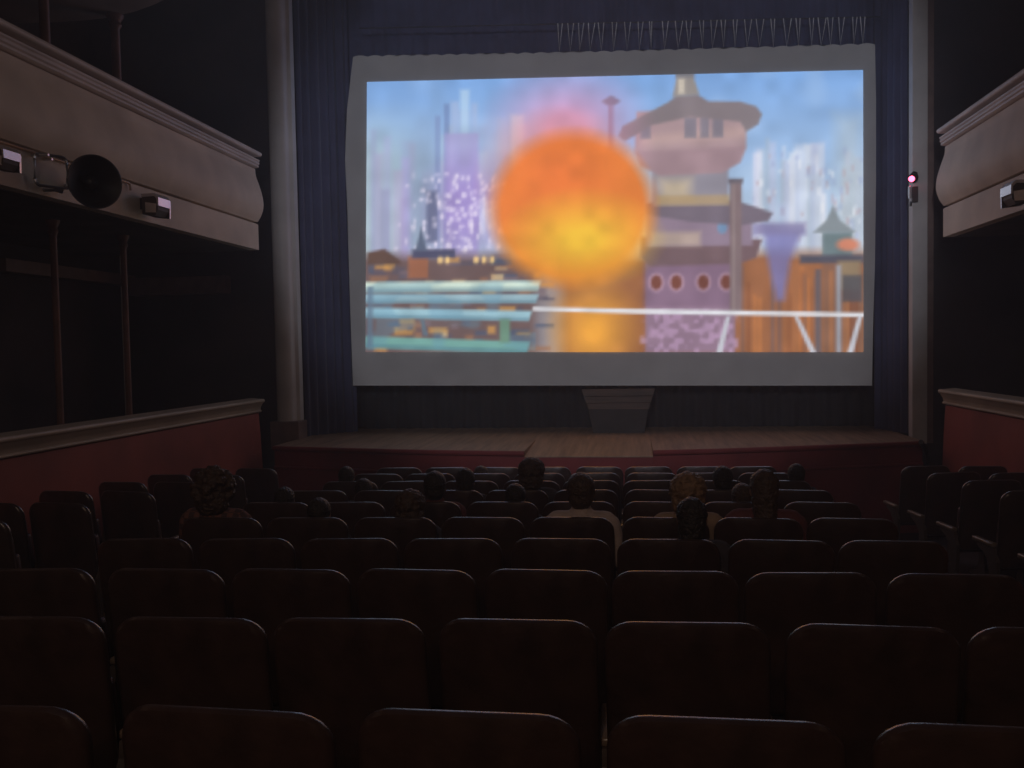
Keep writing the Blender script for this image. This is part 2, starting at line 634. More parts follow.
    for i in range(120):
        x, y_ = rs.uniform(368, 545), rs.uniform(248, 346)
        c = [(205, 150, 80), (120, 104, 112), (84, 80, 96), (150, 108, 84), (222, 190, 140), (70, 84, 110)][rs.randint(6)]
        over(rect(x, x + rs.uniform(4, 22), y_, y_ + rs.uniform(2, 8), 1.5) * .75, c)
    over(rect(408, 428, 254, 276, 1.5), (150, 96, 72))
    over(rect(412, 455, 247, 256, 1.5), (72, 74, 100))
    over(poly([(415, 248), (421, 224), (427, 248)], 1.5), (84, 96, 120))
    for x in (440, 447, 476, 484, 492):
        over(ell(x, 258, 2.2, 3.2, 1.5), (255, 214, 140))
    over(poly([(367, 250), (384, 246), (400, 258), (400, 262), (367, 262)], 1.5), (92, 70, 62))
    # orange walls at right
    over(rect(738, 790, 258, 352, 3), (152, 98, 66))
    over(rect(786, 824, 262, 352, 3), (162, 104, 68))
    over(rect(822, 864, 262, 352, 3), (132, 94, 76))
    for i in range(26):
        x = rs.uniform(740, 860)
        over(rect(x, x + rs.uniform(1, 5), rs.uniform(262, 300), 352, 1.5) * .4, [(120, 70, 50), (210, 130, 70), (96, 84, 96)][rs.randint(3)])
    over(poly([(762, 226), (802, 232), (790, 262), (784, 300), (776, 300), (768, 262)], 4) * .85, (120, 118, 176))
    over(rect(752, 806, 224, 236, 3) * .8, (130, 124, 168))
    over(poly([(813, 234), (826, 222), (833, 208), (840, 222), (856, 234)], 1.5), (128, 138, 146))
    over(rect(822, 852, 234, 258, 2), (104, 122, 128))
    over(rect(800, 864, 256, 264, 2), (78, 78, 92))
    over(ell(848, 246, 11, 6, 2), (206, 130, 104))
    over(rect(838, 860, 262, 290, 2.5), (140, 120, 96))
    over(rect(842, 862, 276, 302, 2) * .8, (72, 74, 84))
    over(rect(815, 821, 270, 352, 1.2), (104, 92, 96))
    over(rect(836, 841, 266, 352, 1.2), (150, 150, 160))
    # wide round tower
    TW = (150, 126, 132)
    over(rect(645, 735, 262, 352, 2), (140, 114, 136))
    n1 = noise(5, 11)
    over(rect(640, 738, 308, 352, 2) * np.clip((n1 - .45) * 3, 0, .8), (178, 146, 180))
    over(rect(642, 736, 262, 306, 2) * .35, (110, 84, 112))
    for x in (656, 676, 703, 726):
        over(ell(x, 282, 8, 9.5, 1.3), (170, 138, 160))
        over(ell(x, 282, 5.6, 7.2, 1.3), (112, 66, 56))
    over(poly([(640, 236), (762, 240), (756, 258), (740, 264), (650, 266), (640, 256)], 1.5), (112, 90, 96))
    over(rect(646, 752, 214, 246, 1.5), (140, 122, 142))
    over(rect(650, 700, 232, 246, 3) * .7, (188, 168, 150))
    over(ell(722, 228, 5, 6, 1.3), (110, 140, 176))
    over(poly([(645, 204), (690, 196), (742, 204), (773, 214), (768, 222), (740, 226), (690, 222), (645, 214)], 1.3), (112, 102, 116))
    over(rect(652, 728, 160, 206, 1.5), (142, 138, 152))
    over(rect(660, 690, 180, 200, 7) * .7, (206, 186, 150))
    over(rect(656, 730, 196, 206, 2) * .6, (180, 148, 96))
    over(poly([(636, 112), (746, 108), (746, 150), (740, 164), (722, 174), (660, 176), (640, 166), (634, 150)], 1.4), (170, 144, 150))
    over(poly([(634, 152), (746, 148), (740, 164), (722, 174), (660, 176), (640, 166)], 2) * .55, (150, 122, 134))
    over(poly([(640, 136), (690, 132), (745, 128), (745, 140), (640, 146)], 4) * .5, (196, 166, 160))
    for x0, x1 in ((640, 650), (684, 696), (700, 709), (712, 723)):
        over(rect(x0, x1, 119, 139, 1.2) * .8, (118, 116, 132))
    over(poly([(618, 136), (622, 126), (646, 114), (668, 103), (676, 97), (697, 96), (708, 103), (740, 104), (756, 109),
               (762, 117), (758, 127), (746, 134), (740, 124), (690, 118), (650, 126), (634, 136), (624, 141)], 1.3), (128, 118, 124))
    over(poly([(672, 98), (676, 78), (693, 78), (699, 96)], 1.2), (146, 140, 138))
    over(rect(678, 684, 80, 95, 2) * .8, (216, 206, 190))
    over(rect(675, 694, 75, 79, 1.2), (120, 118, 124))
    # chimney and mast
    over(rect(729.5, 741.5, 182, 312, 1.2), (126, 108, 112))
    over(rect(732, 735, 184, 310, 1.2) * .5, (160, 144, 144))
    over(rect(728, 743, 180, 185, 1), (104, 98, 108))
    over(rect(608, 613, 100, 150, 1.2), (120, 118, 150))
    over(poly([(601, 101), (611, 95), (620, 101), (614, 105), (607, 105)], 1.2), (96, 100, 124))
    # slatted bench
    slats = [((367, 280), (541, 279.5), 10, (206, 226, 214)), ((367, 292), (539, 293), 9, (150, 182, 196)),
             ((367, 306), (532, 310), 10, (152, 192, 208)), ((367, 335), (530, 341), 12, (112, 164, 158))]
    for (x0, y0), (x1, y1), th, c in slats:
        over(poly([(x0 - 5, y0), (x1, y1), (x1 - 3, y1 + th), (x0 - 5, y0 + th)], 1.1), c)
        over(poly([(x0 - 5, y0 + th * .62), (x1 - 3, y1 + th * .62), (x1 - 3, y1 + th), (x0 - 5, y0 + th)], 1.1) * .45, (72, 110, 130))
    n2 = noise(18, 21)
    over(rect(367, 536, 279, 350, 1) * np.clip((n2 - .55) * 2.4, 0, .35), (96, 146, 176))
    over(rect(367, 373, 284, 346, 1.5) * .8, (92, 116, 140))
    over(rect(500, 510, 318, 342, 1.5), (104, 140, 122))
    over(poly([(420, 318), (424, 318), (428, 335), (424, 335)], 1), (90, 108, 124))
    # warm out-of-focus glow in the middle of the picture: a plain stand-in
    d = np.sqrt(((X - 566) / 74) ** 2 + ((Y - 128) / 62) ** 2)
    over(np.clip(1.25 - d, 0, 1) ** 1.2 * .8, (226, 150, 190))
    over(ell(572, 208, 80, 76, 9) * .96, (230, 122, 46))
    over(ell(556, 176, 46, 40, 34) * .6, (232, 112, 56))
    d = np.sqrt(((X - 582) / 72) ** 2 + ((Y - 238) / 44) ** 2)
    over(np.clip(1.2 - d, 0, 1) * .95, (240, 192, 56))
    d = np.sqrt(((X - 594) / 44) ** 2 + ((Y - 330) / 52) ** 2)
    over(np.clip(1.15 - d, 0, 1) * 1.0, (238, 164, 62))
    # railing
    over(poly([(533, 306), (640, 308.5), (864, 313), (864, 317), (640, 313), (533, 309.5)], .9), (222, 224, 232))
    for pts in ([(726, 316), (730, 316), (722, 352), (716, 352)], [(794, 316), (798, 316), (816, 352), (810, 352)],
                [(858, 316), (862, 316), (853, 352), (847, 352)]):
        over(poly(pts, 1), (190, 192, 204))
    over(np.full(X.shape, .06), (176, 172, 184))
    img *= (0.95 + 0.10 * noise(14, 33))[..., None]
    return np.clip(img, 0, 1)


pic = paint()
lin = np.where(pic <= 0.04045, pic / 12.92, ((pic + 0.055) / 1.055) ** 2.4)
GX, GY = 332, 188
tu = np.linspace(0, 1, GX + 1)[None, :, None]
tv = np.linspace(0, 1, GY + 1)[:, None, None]
Q = [np.array(p, float) for p in [(367, 82), (863, 70), (863.5, 352), (365.5, 352)]]
pix = (Q[0] * (1 - tu) + Q[1] * tu) * (1 - tv) + (Q[3] * (1 - tu) + Q[2] * tu) * tv
dr = np.stack([(pix[..., 0] - 512) / F, -(pix[..., 1] - 384) / F, -np.ones(pix.shape[:2])], -1) @ np.array(MROT).T
co = np.array([0, 0, CZ]) + dr * ((YS - .012) / dr[..., 1:2]) - np.array(scr.location)
ci = np.clip(np.round(tu[..., 0] * (PW - 1)).astype(int), 0, PW - 1)
ri = np.clip(np.round(tv[..., 0] * (PH - 1)).astype(int), 0, PH - 1)
# small box average so every vertex takes in its neighbours
pad = np.pad(lin, ((1, 1), (1, 1), (0, 0)), mode='edge')
avg = sum(pad[a:a + PH, b:b + PW] for a in range(3) for b in range(3)) / 9.0
colv = avg[ri, ci]
idx = np.arange((GX + 1) * (GY + 1)).reshape(GY + 1, GX + 1)
quads = np.stack([idx[1:, :-1], idx[1:, 1:], idx[:-1, 1:], idx[:-1, :-1]], -1).reshape(-1, 4)
me = bpy.data.meshes.new('film_picture')
me.vertices.add(co.shape[0] * co.shape[1])
me.vertices.foreach_set('co', co.reshape(-1).astype(np.float32))
me.loops.add(quads.size)
me.loops.foreach_set('vertex_index', quads.reshape(-1).astype(np.int32))
me.polygons.add(len(quads))
me.polygons.foreach_set('loop_start', np.arange(0, quads.size, 4, dtype=np.int32))
me.update(calc_edges=True)
ca = me.color_attributes.new('picture', 'FLOAT_COLOR', 'POINT')
rgba = np.ones((co.shape[0] * co.shape[1], 4), np.float32)
rgba[:, :3] = colv.reshape(-1, 3)
ca.data.foreach_set('color', rgba.reshape(-1))
pm = bpy.data.materials.new('film_picture_light')
pm.use_nodes = True
nt = pm.node_tree
nt.nodes.clear()
out = nt.nodes.new('ShaderNodeOutputMaterial')
em = nt.nodes.new('ShaderNodeEmission')
at = nt.nodes.new('ShaderNodeAttribute')
at.attribute_name = 'picture'
em.inputs[1].default_value = SCREEN_GAIN
nt.links.new(at.outputs['Color'], em.inputs[0])
nt.links.new(em.outputs[0], out.inputs[0])
me.materials.append(pm)
po = bpy.data.objects.new('film_picture', me)
C.objects.link(po)
po.parent = scr
po['label'] = 'bright film picture of a city with a round tower'

# box under the screen
bx_ = empty('wooden_box', (-0.21, 12.72, ZS))
tag(bx_, 'dark brown tapered wooden box on the stage below the screen', 'box')
bm = bmesh.new()
prism(bm, [(-.37, 0, 0), (.37, 0, 0), (.43, 0, .34), (-.43, 0, .34)], (0, .25, 0))
finish('lower_body', bm, M['boxwood'], bx_)
for k in range(3):
    z0, z1 = .345 + k * .098, .345 + k * .098 + .09
    x0, x1 = .43 + .10 * (z0 - .34) / .3, .43 + .10 * (z1 - .34) / .3
    bm = bmesh.new()
    prism(bm, [(-x0, -.02, z0), (x0, -.02, z0), (x1, -.02, z1), (-x1, -.02, z1)], (0, .27, 0))
    finish('plank', bm, M['wood'], bx_)


# ------------------------------------------------------------------ balconies
def sweep(name, prof, y0, y1, side, X0, dz, m, parent, n=1, smooth=True):
    """closed profile (offset into the room, z) swept along the hall"""
    bm = bmesh.new()
    prism(bm, [(X0 + side * o_, y0, z + dz) for o_, z in prof], (0, y1 - y0, 0))
    return finish(name, bm, m, parent, smooth, 0.45)


def bead(o_, z, r, n=8, a0=-pi / 2, a1=pi / 2):
    return [(o_ + r * cos(a0 + (a1 - a0) * k / n), z + r * sin(a0 + (a1 - a0) * k / n)) for k in range(n + 1)]


def spline(pts, n=6):
    P = [Vector((a, b, 0)) for a, b in pts]
    outp = []
    for i in range(len(P) - 1):
        p0, p1, p2, p3 = P[max(i - 1, 0)], P[i], P[i + 1], P[min(i + 2, len(P) - 1)]
        for k in range(n):
            t = k / n
            v = 0.5 * ((2 * p1) + (p2 - p0) * t + (2 * p0 - 5 * p1 + 4 * p2 - p3) * t * t + (3 * p1 - p0 - 3 * p2 + p3) * t ** 3)
            outp.append((v.x, v.y))
    outp.append(pts[-1])
    return outp


def balcony(side, X0, dz, label, Xw):
    r = empty('balcony', (0, 0, 0))
    tag(r, label, 'balcony', 'side balconies', kind='structure')
    y0, y1 = 2.5, YE
    sweep('lower_band', [(-.12, 3.09), (0, 3.09), (0, 3.44), (-.03, 3.455), (-.12, 3.455)], y0, y1, side, X0, dz, M['fascia'], r)
    body = spline([(-.005, 3.475), (.05, 3.56), (.085, 3.68), (.075, 3.82), (.03, 3.98), (-.01, 4.10), (-.02, 4.20)])
    sweep('bulging_fascia', body + [(-.12, 4.20), (-.12, 3.475)], y0, y1, side, X0, dz, M['fascia'], r)
    c = [(-.12, 4.215), (.0, 4.215), (.025, 4.225), (.025, 4.245), (.015, 4.25), (.035, 4.262), (.035, 4.285), (.025, 4.292),
         (.04, 4.305), (.04, 4.322), (-.03, 4.33), (-.12, 4.33)]
    sweep('cornice', c, y0, y1 + .02, side, X0, dz, M['cornice'], r)
    cap = [(-.14, 4.37)] + bead(.04, 4.40, .031) + [(-.14, 4.43)]
    sweep('cap_rail', cap, y0, y1 + .03, side, X0, dz, M['cornice'], r)
    bm = bmesh.new()
    xo = X0 - side * .12
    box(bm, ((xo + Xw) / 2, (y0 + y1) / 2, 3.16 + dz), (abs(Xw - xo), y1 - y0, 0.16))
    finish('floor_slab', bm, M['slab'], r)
    return r


balcony(1, FL, 0.0, 'cream left balcony with bulging plaster front and dark rails', XL)
balcony(-1, FR, -0.14, 'cream right balcony with bulging plaster front', XR)


def box_front(side, X0, dz, label, Xw):
    r = empty('box_parapet', (0, 0, 0))
    tag(r, label, 'parapet', 'box parapets under the balconies', kind='structure')
    y0, y1 = 2.5, YE
    pan = [(.03, -.9), (.03, -.3), (.035, .1), (.02, .5), (0, .835), (-.08, .835), (-.08, -.9)]
    bm = bmesh.new()
    prism(bm, [(X0 + side * o_, y0, z + dz) for o_, z in pan], (0, y1 - .04 - y0, 0))
    finish('red_panel', bm, M['red'], r, True, .6)
    rl = [(-.12, .845), (.01, .845)] + bead(.012, .863, .016, 6) + [(.012, .885)]
    rl += spline([(.012, .885), (.02, .92), (.04, .955), (.05, .975)], 4)[1:] + bead(.05, 1.005, .028, 8) + [(.0, 1.035), (-.12, 1.045)]
    sweep('cap_rail', rl, y0, y1, side, X0, dz, M['rail'], r)
    bm = bmesh.new()
    xo = X0 - side * .08
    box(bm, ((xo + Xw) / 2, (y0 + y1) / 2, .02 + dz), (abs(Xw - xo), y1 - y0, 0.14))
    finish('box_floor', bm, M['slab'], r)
    return r


box_front(1, FL - .06, 0.0, 'red panelled left box parapet with tan rail on top', XL)
box_front(-1, FR + .02, 0.03, 'red panelled right box parapet with tan rail on top', XR)


# posts
def post(X, Y, z0, z1, label, r=.035):
    bm = bmesh.new()
    lathe(bm, [(0, 0), (r * 1.9, 0), (r * 1.9, .05), (r * 1.25, .08), (r, .12), (r, z1 - z0 - .16), (r * 1.5, z1 - z0 - .12),
               (r * 1.2, z1 - z0 - .08), (r * 2, z1 - z0 - .02), (r * 2, z1 - z0), (0, z1 - z0)], 14)
    o = finish('iron_post', bm, M['post'], None, True, .6)
    o.location = (X, Y, z0)
    tag(o, label, 'post', 'iron posts carrying the galleries', kind='structure')


post(-5.9, 8.30, .09, 3.08, 'slim brown iron post under left balcony, nearer the camera')
post(-5.9, 9.55, .09, 3.08, 'slim brown iron post under left balcony, nearer the stage')
ZG = 5.62
pg = lambda u, v: atZ(u, v, ZG)
post(-5.9, 8.30, 3.24, ZG, 'brown iron post above left balcony, nearer the camera', .05)
post(-5.9, 9.55, 3.24, ZG, 'brown iron post above left balcony, nearer the stage', .05)
# upper gallery with rounded end
g = empty('upper_gallery', (XL, 8, ZG))
tag(g, 'dark underside of the rounded upper gallery at top left', 'gallery', kind='structure')
edge = [pg(u, v) for u, v in [(-40, 26), (50, 22.5), (85, 20.5), (110, 17.5), (135, 11.5), (152, 5.5), (166, -1), (182, -14), (195, -40)]]
edge = [Vector((max(p.x, XL + .05), p.y, ZG)) for p in edge]
bm = bmesh.new()
last = edge[-1]
pts = edge + [Vector((last.x, 2.5, ZG)), Vector((XL, 2.5, ZG)), Vector((XL, edge[0].y, ZG))]
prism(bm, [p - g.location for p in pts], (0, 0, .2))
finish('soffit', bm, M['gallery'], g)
# beams under the left balcony against the side wall
for p0, p1, X, th, lab in [((0, 262), (142, 262), -7.45, .16, 'faint brown beam along wall under left balcony'),]:
    a, b = atX(*p0, X), atX(*p1, X)
    bm = bmesh.new()
    box(bm, (0, 0, 0), (.16, b.y - a.y, th), bevel=.01)
    o = finish('trim_3', bm, M['colside'])
    o.location = ((a + b) / 2)
    o.location.z = 2.78
    tag(o, lab, 'beam', kind='structure')
a, b = atY(132, 282, 12.0), atY(228, 290, 12.0)
bm = bmesh.new()
box(bm, (0, 0, 0), (b.x - a.x, .2, .26), bevel=.012)
o = finish('trim_4', bm, M['colside'])
o.location = (a + b) / 2
tag(o, 'dim brown lintel at the stage end of left boxes', 'beam', kind='structure')


# fittings on the left balcony
def floodlight(X, Y, Z, side, label, s=1.0):
    r = empty('floodlight', (X, Y, Z))
    tag(r, label, 'floodlight', 'silver floodlights on the balcony fronts')
    bm = bmesh.new()
    box(bm, (side * .03, 0, .02), (.06, .10, .12), bevel=.006)
    finish('mounting_plate', bm, M['blackmetal'], r)
    bm = bmesh.new()
    pr_ = [(.06, -.10), (.20, -.12), (.235, -.06), (.235, .06), (.20, .10), (.06, .10)]
    prism(bm, [(side * x * s, -.11 * s, z * s) for x, z in pr_], (0, .22 * s, 0))
    hs_ = finish('housing', bm, M['dwood'], r)
    bm = bmesh.new()
    prism(bm, [(side * (.055) * s, .112 * s, -.105 * s), (side * .24 * s, .112 * s, -.125 * s), (side * .245 * s, .112 * s, .05 * s),
               (side * .20 * s, .112 * s, .105 * s), (side * .055 * s, .112 * s, .105 * s)], (0, .02, 0))
    finish('front_frame', bm, M['steel'], r)
    bm = bmesh.new()
    pr2 = [(.10, -.085), (.215, -.09), (.225, .0), (.10, .02)]
    prism(bm, [(side * x * s, -.118 * s, z * s) for x, z in pr2], (0, .012, 0))
    finish('reflector', bm, M['lamp'], hs_)
    bm = bmesh.new()
    pr3 = [(.06, .075), (.20, .08), (.23, .05), (.235, -.02), (.25, -.02), (.248, .065), (.21, .108), (.06, .108)]
    prism(bm, [(side * x * s, -.122 * s, z * s) for x, z in pr3], (0, .245 * s, 0))
    finish('visor', bm, M['steel'], r)
    return r


floodlight(FL, 8.62, 3.24, 1, 'silver floodlight on left balcony edge, right of the black horn')
floodlight(FL, 6.42, 3.27, 1, 'silver floodlight on left balcony at the photo edge', .8)
floodlight(FR, 9.05, 3.08, -1, 'silver floodlight on right balcony edge')

# conduit under the crease of the left balcony
bm = bmesh.new()
tube(bm, [(FL + .02, 4.5, 3.435), (FL + .02, 8.33, 3.435), (FL + .025, 8.36, 3.42), (FL + .025, 8.37, 3.36)], .012, 8)
o = finish('conduit', bm, M['brass'], None, True)
tag(o, 'thin pale conduit running along the left balcony crease', 'conduit')
bm = bmesh.new()
tube(bm, [(FR - .02, 5, 3.30), (FR - .02, 9.05, 3.30), (FR - .025, 9.08, 3.28), (FR - .03, 9.09, 3.22)], .012, 8)
o = finish('conduit', bm, M['steel'], None, True)
tag(o, 'short bright conduit above the right balcony floodlight', 'conduit')

# black horn and wire bracket
hc = atX(97, 182, FL + .34)
h = empty('horn_loudspeaker', (FL, hc.y, hc.z))
tag(h, 'round black horn loudspeaker on the left balcony front', 'loudspeaker')
aim = Vector((0.80, -0.60, -0.05)).normalized()
mt = Matrix.Translation(Vector((.30, 0, 0))) @ aim.to_track_quat('Z', 'Y').to_matrix().to_4x4()
bm = bmesh.new()
lathe(bm, [(.0, -.20), (.06, -.19), (.08, -.14), (.11, -.08), (.17, -.02), (.225, .03), (.235, .05), (.225, .055), (.16, .01), (.10, -.05),
           (.055, -.10), (0, -.11)], 32, mt)
finish('bell', bm, M['blackmetal'], h, True, .9)
bm = bmesh.new()
lathe(bm, [(0, -.10), (.05, -.10), (.06, -.04), (.04, .0), (0, .01)], 20, mt)
finish('centre_cone', bm, M['blackmetal'], h, True, .9)
bm = bmesh.new()
ring = [mt @ Vector((.232 * cos(2 * pi * k / 40), .232 * sin(2 * pi * k / 40), .05)) for k in range(40)]
tube(bm, ring, .008, 6, closed=True)
finish('rim', bm, M['pipe'], h, True)
bm = bmesh.new()
tube(bm, [(.0, .05, -.02), (.10, .06, -.02), (.20, .08, -.02)], .025, 8)
finish('bracket_arm', bm, M['blackmetal'], h, True)

wc = atX(51, 171, FL + .12)
wb = empty('wire_bracket', (FL, wc.y, wc.z))
tag(wb, 'bent steel wire bracket between the floodlight and black horn', 'bracket')
bm = bmesh.new()
rr = []
hw, hh, cr = .135, .135, .045
for cx_, cz_, a0 in ((hw - cr, hh - cr, 0), (-hw + cr, hh - cr, pi / 2), (-hw + cr, -hh + cr, pi), (hw - cr, -hh + cr, 3 * pi / 2)):
    for k in range(6):
        a_ = a0 + k / 5 * pi / 2
        rr.append((.12, cx_ + cr * cos(a_), cz_ + cr * sin(a_)))
tube(bm, [Matrix.Rotation(-.55, 3, 'Z') @ (Vector(p) - Vector((.12, 0, 0))) + Vector((.12, 0, 0)) for p in rr], .013, 8, closed=True)
finish('wire_frame', bm, M['steel'], wb, True)
for sy in (-1, 1):
    bm = bmesh.new()
    tube(bm, [(0, sy * .08, .12), (.12 - sy * .04, sy * .08, .12)], .011, 8)
    finish('stud', bm, M['steel'], wb, True)
bm = bmesh.new()
tube(bm, [(.02, .03, -.15), (.12, .04, -.15), (.15, .10, -.16)], .02, 8)
finish('clamp', bm, M['steel'], wb, True)

# red-lit camera on the right pilaster
dp = atY(911, 180, YP - .12)
dv = empty('security_camera', (dp.x, YP - .10, dp.z))
tag(dv, 'small camera with glowing red light on the right pilaster', 'camera')
bm = bmesh.new()
lathe(bm, [(0, 0), (.05, 0), (.06, .03), (.055, .08), (.03, .10), (0, .10)], 20,
      Matrix.Translation((.02, 0, .02)) @ Matrix.Rotation(pi / 2, 4, 'X'))
finish('dome', bm, M['blackmetal'], dv, True, .8)
bm = bmesh.new()
tube(bm, [(.0, -.01, .07), (.03, -.03, .10), (.065, -.03, .09), (.08, -.02, .05), (.08, 0, .0)], .012, 8)
finish('cable_loop', bm, M['blackmetal'], dv, True)
bm = bmesh.new()
bmesh.ops.create_uvsphere(bm, u_segments=14, v_segments=10, radius=.038)
bmesh.ops.translate(bm, vec=(-.018, -.105, .0), verts=bm.verts)
finish('red_light', bm, M['led'], dv, True)
bm = bmesh.new()
box(bm, (.045, -.03, -.19), (.07, .06, .20), bevel=.008)
finish('junction_box', bm, M['dwood'], dv)
bm = bmesh.new()
box(bm, (-.02, -.03, -.16), (.03, .05, .16), bevel=.006)
finish('steel_strip', bm, M['steel'], dv)
bm = bmesh.new()
tube(bm, [(.0, -.02, -.28), (-.005, -.02, -.34)], .016, 8)
finish('cable_tail', bm, M['blackmetal'], dv, True)


# ------------------------------------------------------------------ haze volume added to give the veiling glow around the screen
bm = bmesh.new()
box(bm, ((XL + XR) / 2, 6.3, 3.75), (XR - XL + .2, 16.0, 9.9))
hm = bpy.data.materials.new('thin_haze')
hm.use_nodes = True
hm.node_tree.nodes.clear()
ho_ = hm.node_tree.nodes.new('ShaderNodeOutputMaterial')
hv = hm.node_tree.nodes.new('ShaderNodeVolumeScatter')
hv.inputs['Color'].default_value = (0.80, 0.86, 1.0, 1)
hv.inputs['Density'].default_value = HAZE
hv.inputs['Anisotropy'].default_value = 0.35
hm.node_tree.links.new(hv.outputs[0], ho_.inputs['Volume'])
hz = finish('haze', bm, hm)
tag(hz, 'thin bluish haze added for the veiling glow around the screen', 'haze', kind='stuff')


# ------------------------------------------------------------------ theatre seats
PITCH = 0.535
SW = 0.508


def back_outline(w_, z0, z1, rt, rb, n=7):
    pts = []
    hw_ = w_ / 2
    for cx_, cz_, r_, a0 in ((hw_ - rt, z1 - rt, rt, 0), (-hw_ + rt, z1 - rt, rt, pi / 2), (-hw_ + rb, z0 + rb, rb, pi), (hw_ - rb, z0 + rb, rb, 1.5 * pi)):
        for k in range(n):
            a_ = a0 + k / (n - 1) * pi / 2
            pts.append((cx_ + r_ * cos(a_) * (1.15 if r_ == rt else 1) - (0.15 * r_ * (1 if cos(a0 + .1) > 0 else -1) if r_ == rt else 0), cz_ + r_ * sin(a_)))
    return pts


def panel(bm, w_, z0, z1, rt, rb, th, yoff, curve=.035, lean=.12, crown=0.008):
    """rounded panel: rings of the outline, rear and front faces domed in plan, leaning back"""
    ol = back_outline(w_, z0, z1, rt, rb)
    zc = (z0 + z1) / 2

    def place(x, z, y):
        y2 = y + yoff + curve * ((2 * x / w_) ** 2) - lean * (z - z1)
        return Vector((x, y2, z + crown * (1 - (2 * x / w_) ** 2) * (1 if z > zc else 0)))
    rings = []
    for sc, y in ((0.0, -th / 2), (.55, -th / 2), (.90, -th / 2), (.975, -th * .42), (1.0, -th * .15), (1.0, th * .15), (.975, th * .42), (.9, th / 2), (.55, th / 2), (0, th / 2)):
        if sc == 0:
            rings.append([bm.verts.new(place(0, zc, y))])
        else:
            ring_ = []
            for x, z in ol:
                # shrink by a fixed border so that the rounding is even
                dx = (1 - sc) * .20
                fx = x - math.copysign(min(abs(x), dx), x) if sc > .6 else x * sc
                fz = zc + ((z - zc) - math.copysign(min(abs(z - zc), dx), z - zc) if sc > .6 else (z - zc) * sc)
                ring_.append(bm.verts.new(place(fx, fz, y)))
            rings.append(ring_)
    for a_, b_ in zip(rings, rings[1:]):
        n = max(len(a_), len(b_))
        for k in range(n):
            k2 = (k + 1) % n
            if len(a_) == 1:
                bm.faces.new((a_[0], b_[k], b_[k2]))
            elif len(b_) == 1:
                bm.faces.new((a_[k], b_[0], a_[k2]))
            else:
                bm.faces.new((a_[k], b_[k], b_[k2], a_[k2]))


def mesh_of(fn, m, smooth=True, angle=.8):
    bm = bmesh.new()
    fn(bm)
    o = finish('tmp', bm, m, None, smooth, angle)
    me_ = o.data
    bpy.data.objects.remove(o)
    return me_


ME = {}
ME['backrest'] = mesh_of(lambda bm: panel(bm, SW, .40, 1.0, .08, .05, .040, 0.0), M['seatback'])
ME['back_cushion'] = mesh_of(lambda bm: panel(bm, SW - .06, .46, .93, .07, .05, .05, .042), M['cushion'])


def f_seat_up(bm):
    box(bm, (0, .155, .56), (.45, .075, .40), Matrix.Rotation(radians(8), 3, 'X'), bevel=.025)


def f_seat_down(bm):
    box(bm, (0, .30, .41), (.45, .42, .075), Matrix.Rotation(radians(3), 3, 'X'), bevel=.025)


ME['seat_up'] = mesh_of(f_seat_up, M['cushion'])
ME['seat_down'] = mesh_of(f_seat_down, M['cushion'])


def f_standard(bm):
    # cast side frame seen from the side: splayed foot, waisted post, head under the arm
    pts = [(-.02, 0), (.34, 0), (.34, .025), (.22, .05), (.17, .12), (.15, .28), (.17, .42), (.24, .49), (.34, .53), (.34, .555), (.10, .555),
           (.09, .5),
           (.06, .45), (.06, .34), (.075, .2), (.06, .08), (-.02, .03)]
    prism(bm, [(-.014, y, z) for y, z in pts], (.028, 0, 0))


ME['standard'] = mesh_of(f_standard, M['iron'], False)
ME['armrest'] = mesh_of(lambda bm: box(bm, (0, .255, .57), (.05, .29, .032), bevel=.010), M['arm'])
ORD = ['', 'first', 'second', 'third', 'fourth', 'fifth', 'sixth', 'seventh', 'eighth', 'ninth', 'tenth']
rj = random.Random(11)


def chair(x, y, rz, label, group, right_end, down=False):
    r = empty('theatre_seat', (x, y, floor_z(y)), (0, 0, rz))
    tag(r, label, 'seat', group)

    def part(n, key, dx=0, tilt=0.0):
        o = bpy.data.objects.new(n, ME[key])
        C.objects.link(o)
        o.parent = r
        o.location = (dx, 0, 0)
        o.rotation_euler = (0, tilt, 0)
        return o
    t_ = rj.uniform(-.016, .016)
    part('backrest', 'backrest', 0, t_)
    part('back_cushion', 'back_cushion', 0, t_)
    part('seat', 'seat_down' if down else 'seat_up')
    part('armrest', 'armrest').parent = part('standard', 'standard', -PITCH / 2)
    if right_end:
        part('armrest', 'armrest').parent = part('standard', 'standard', PITCH / 2)
    return r


def row_y(n, x):
    return 1.85 + .82 * (n - 1) + .075 * min(x + .2, 0) + .03 * max(x, 0)


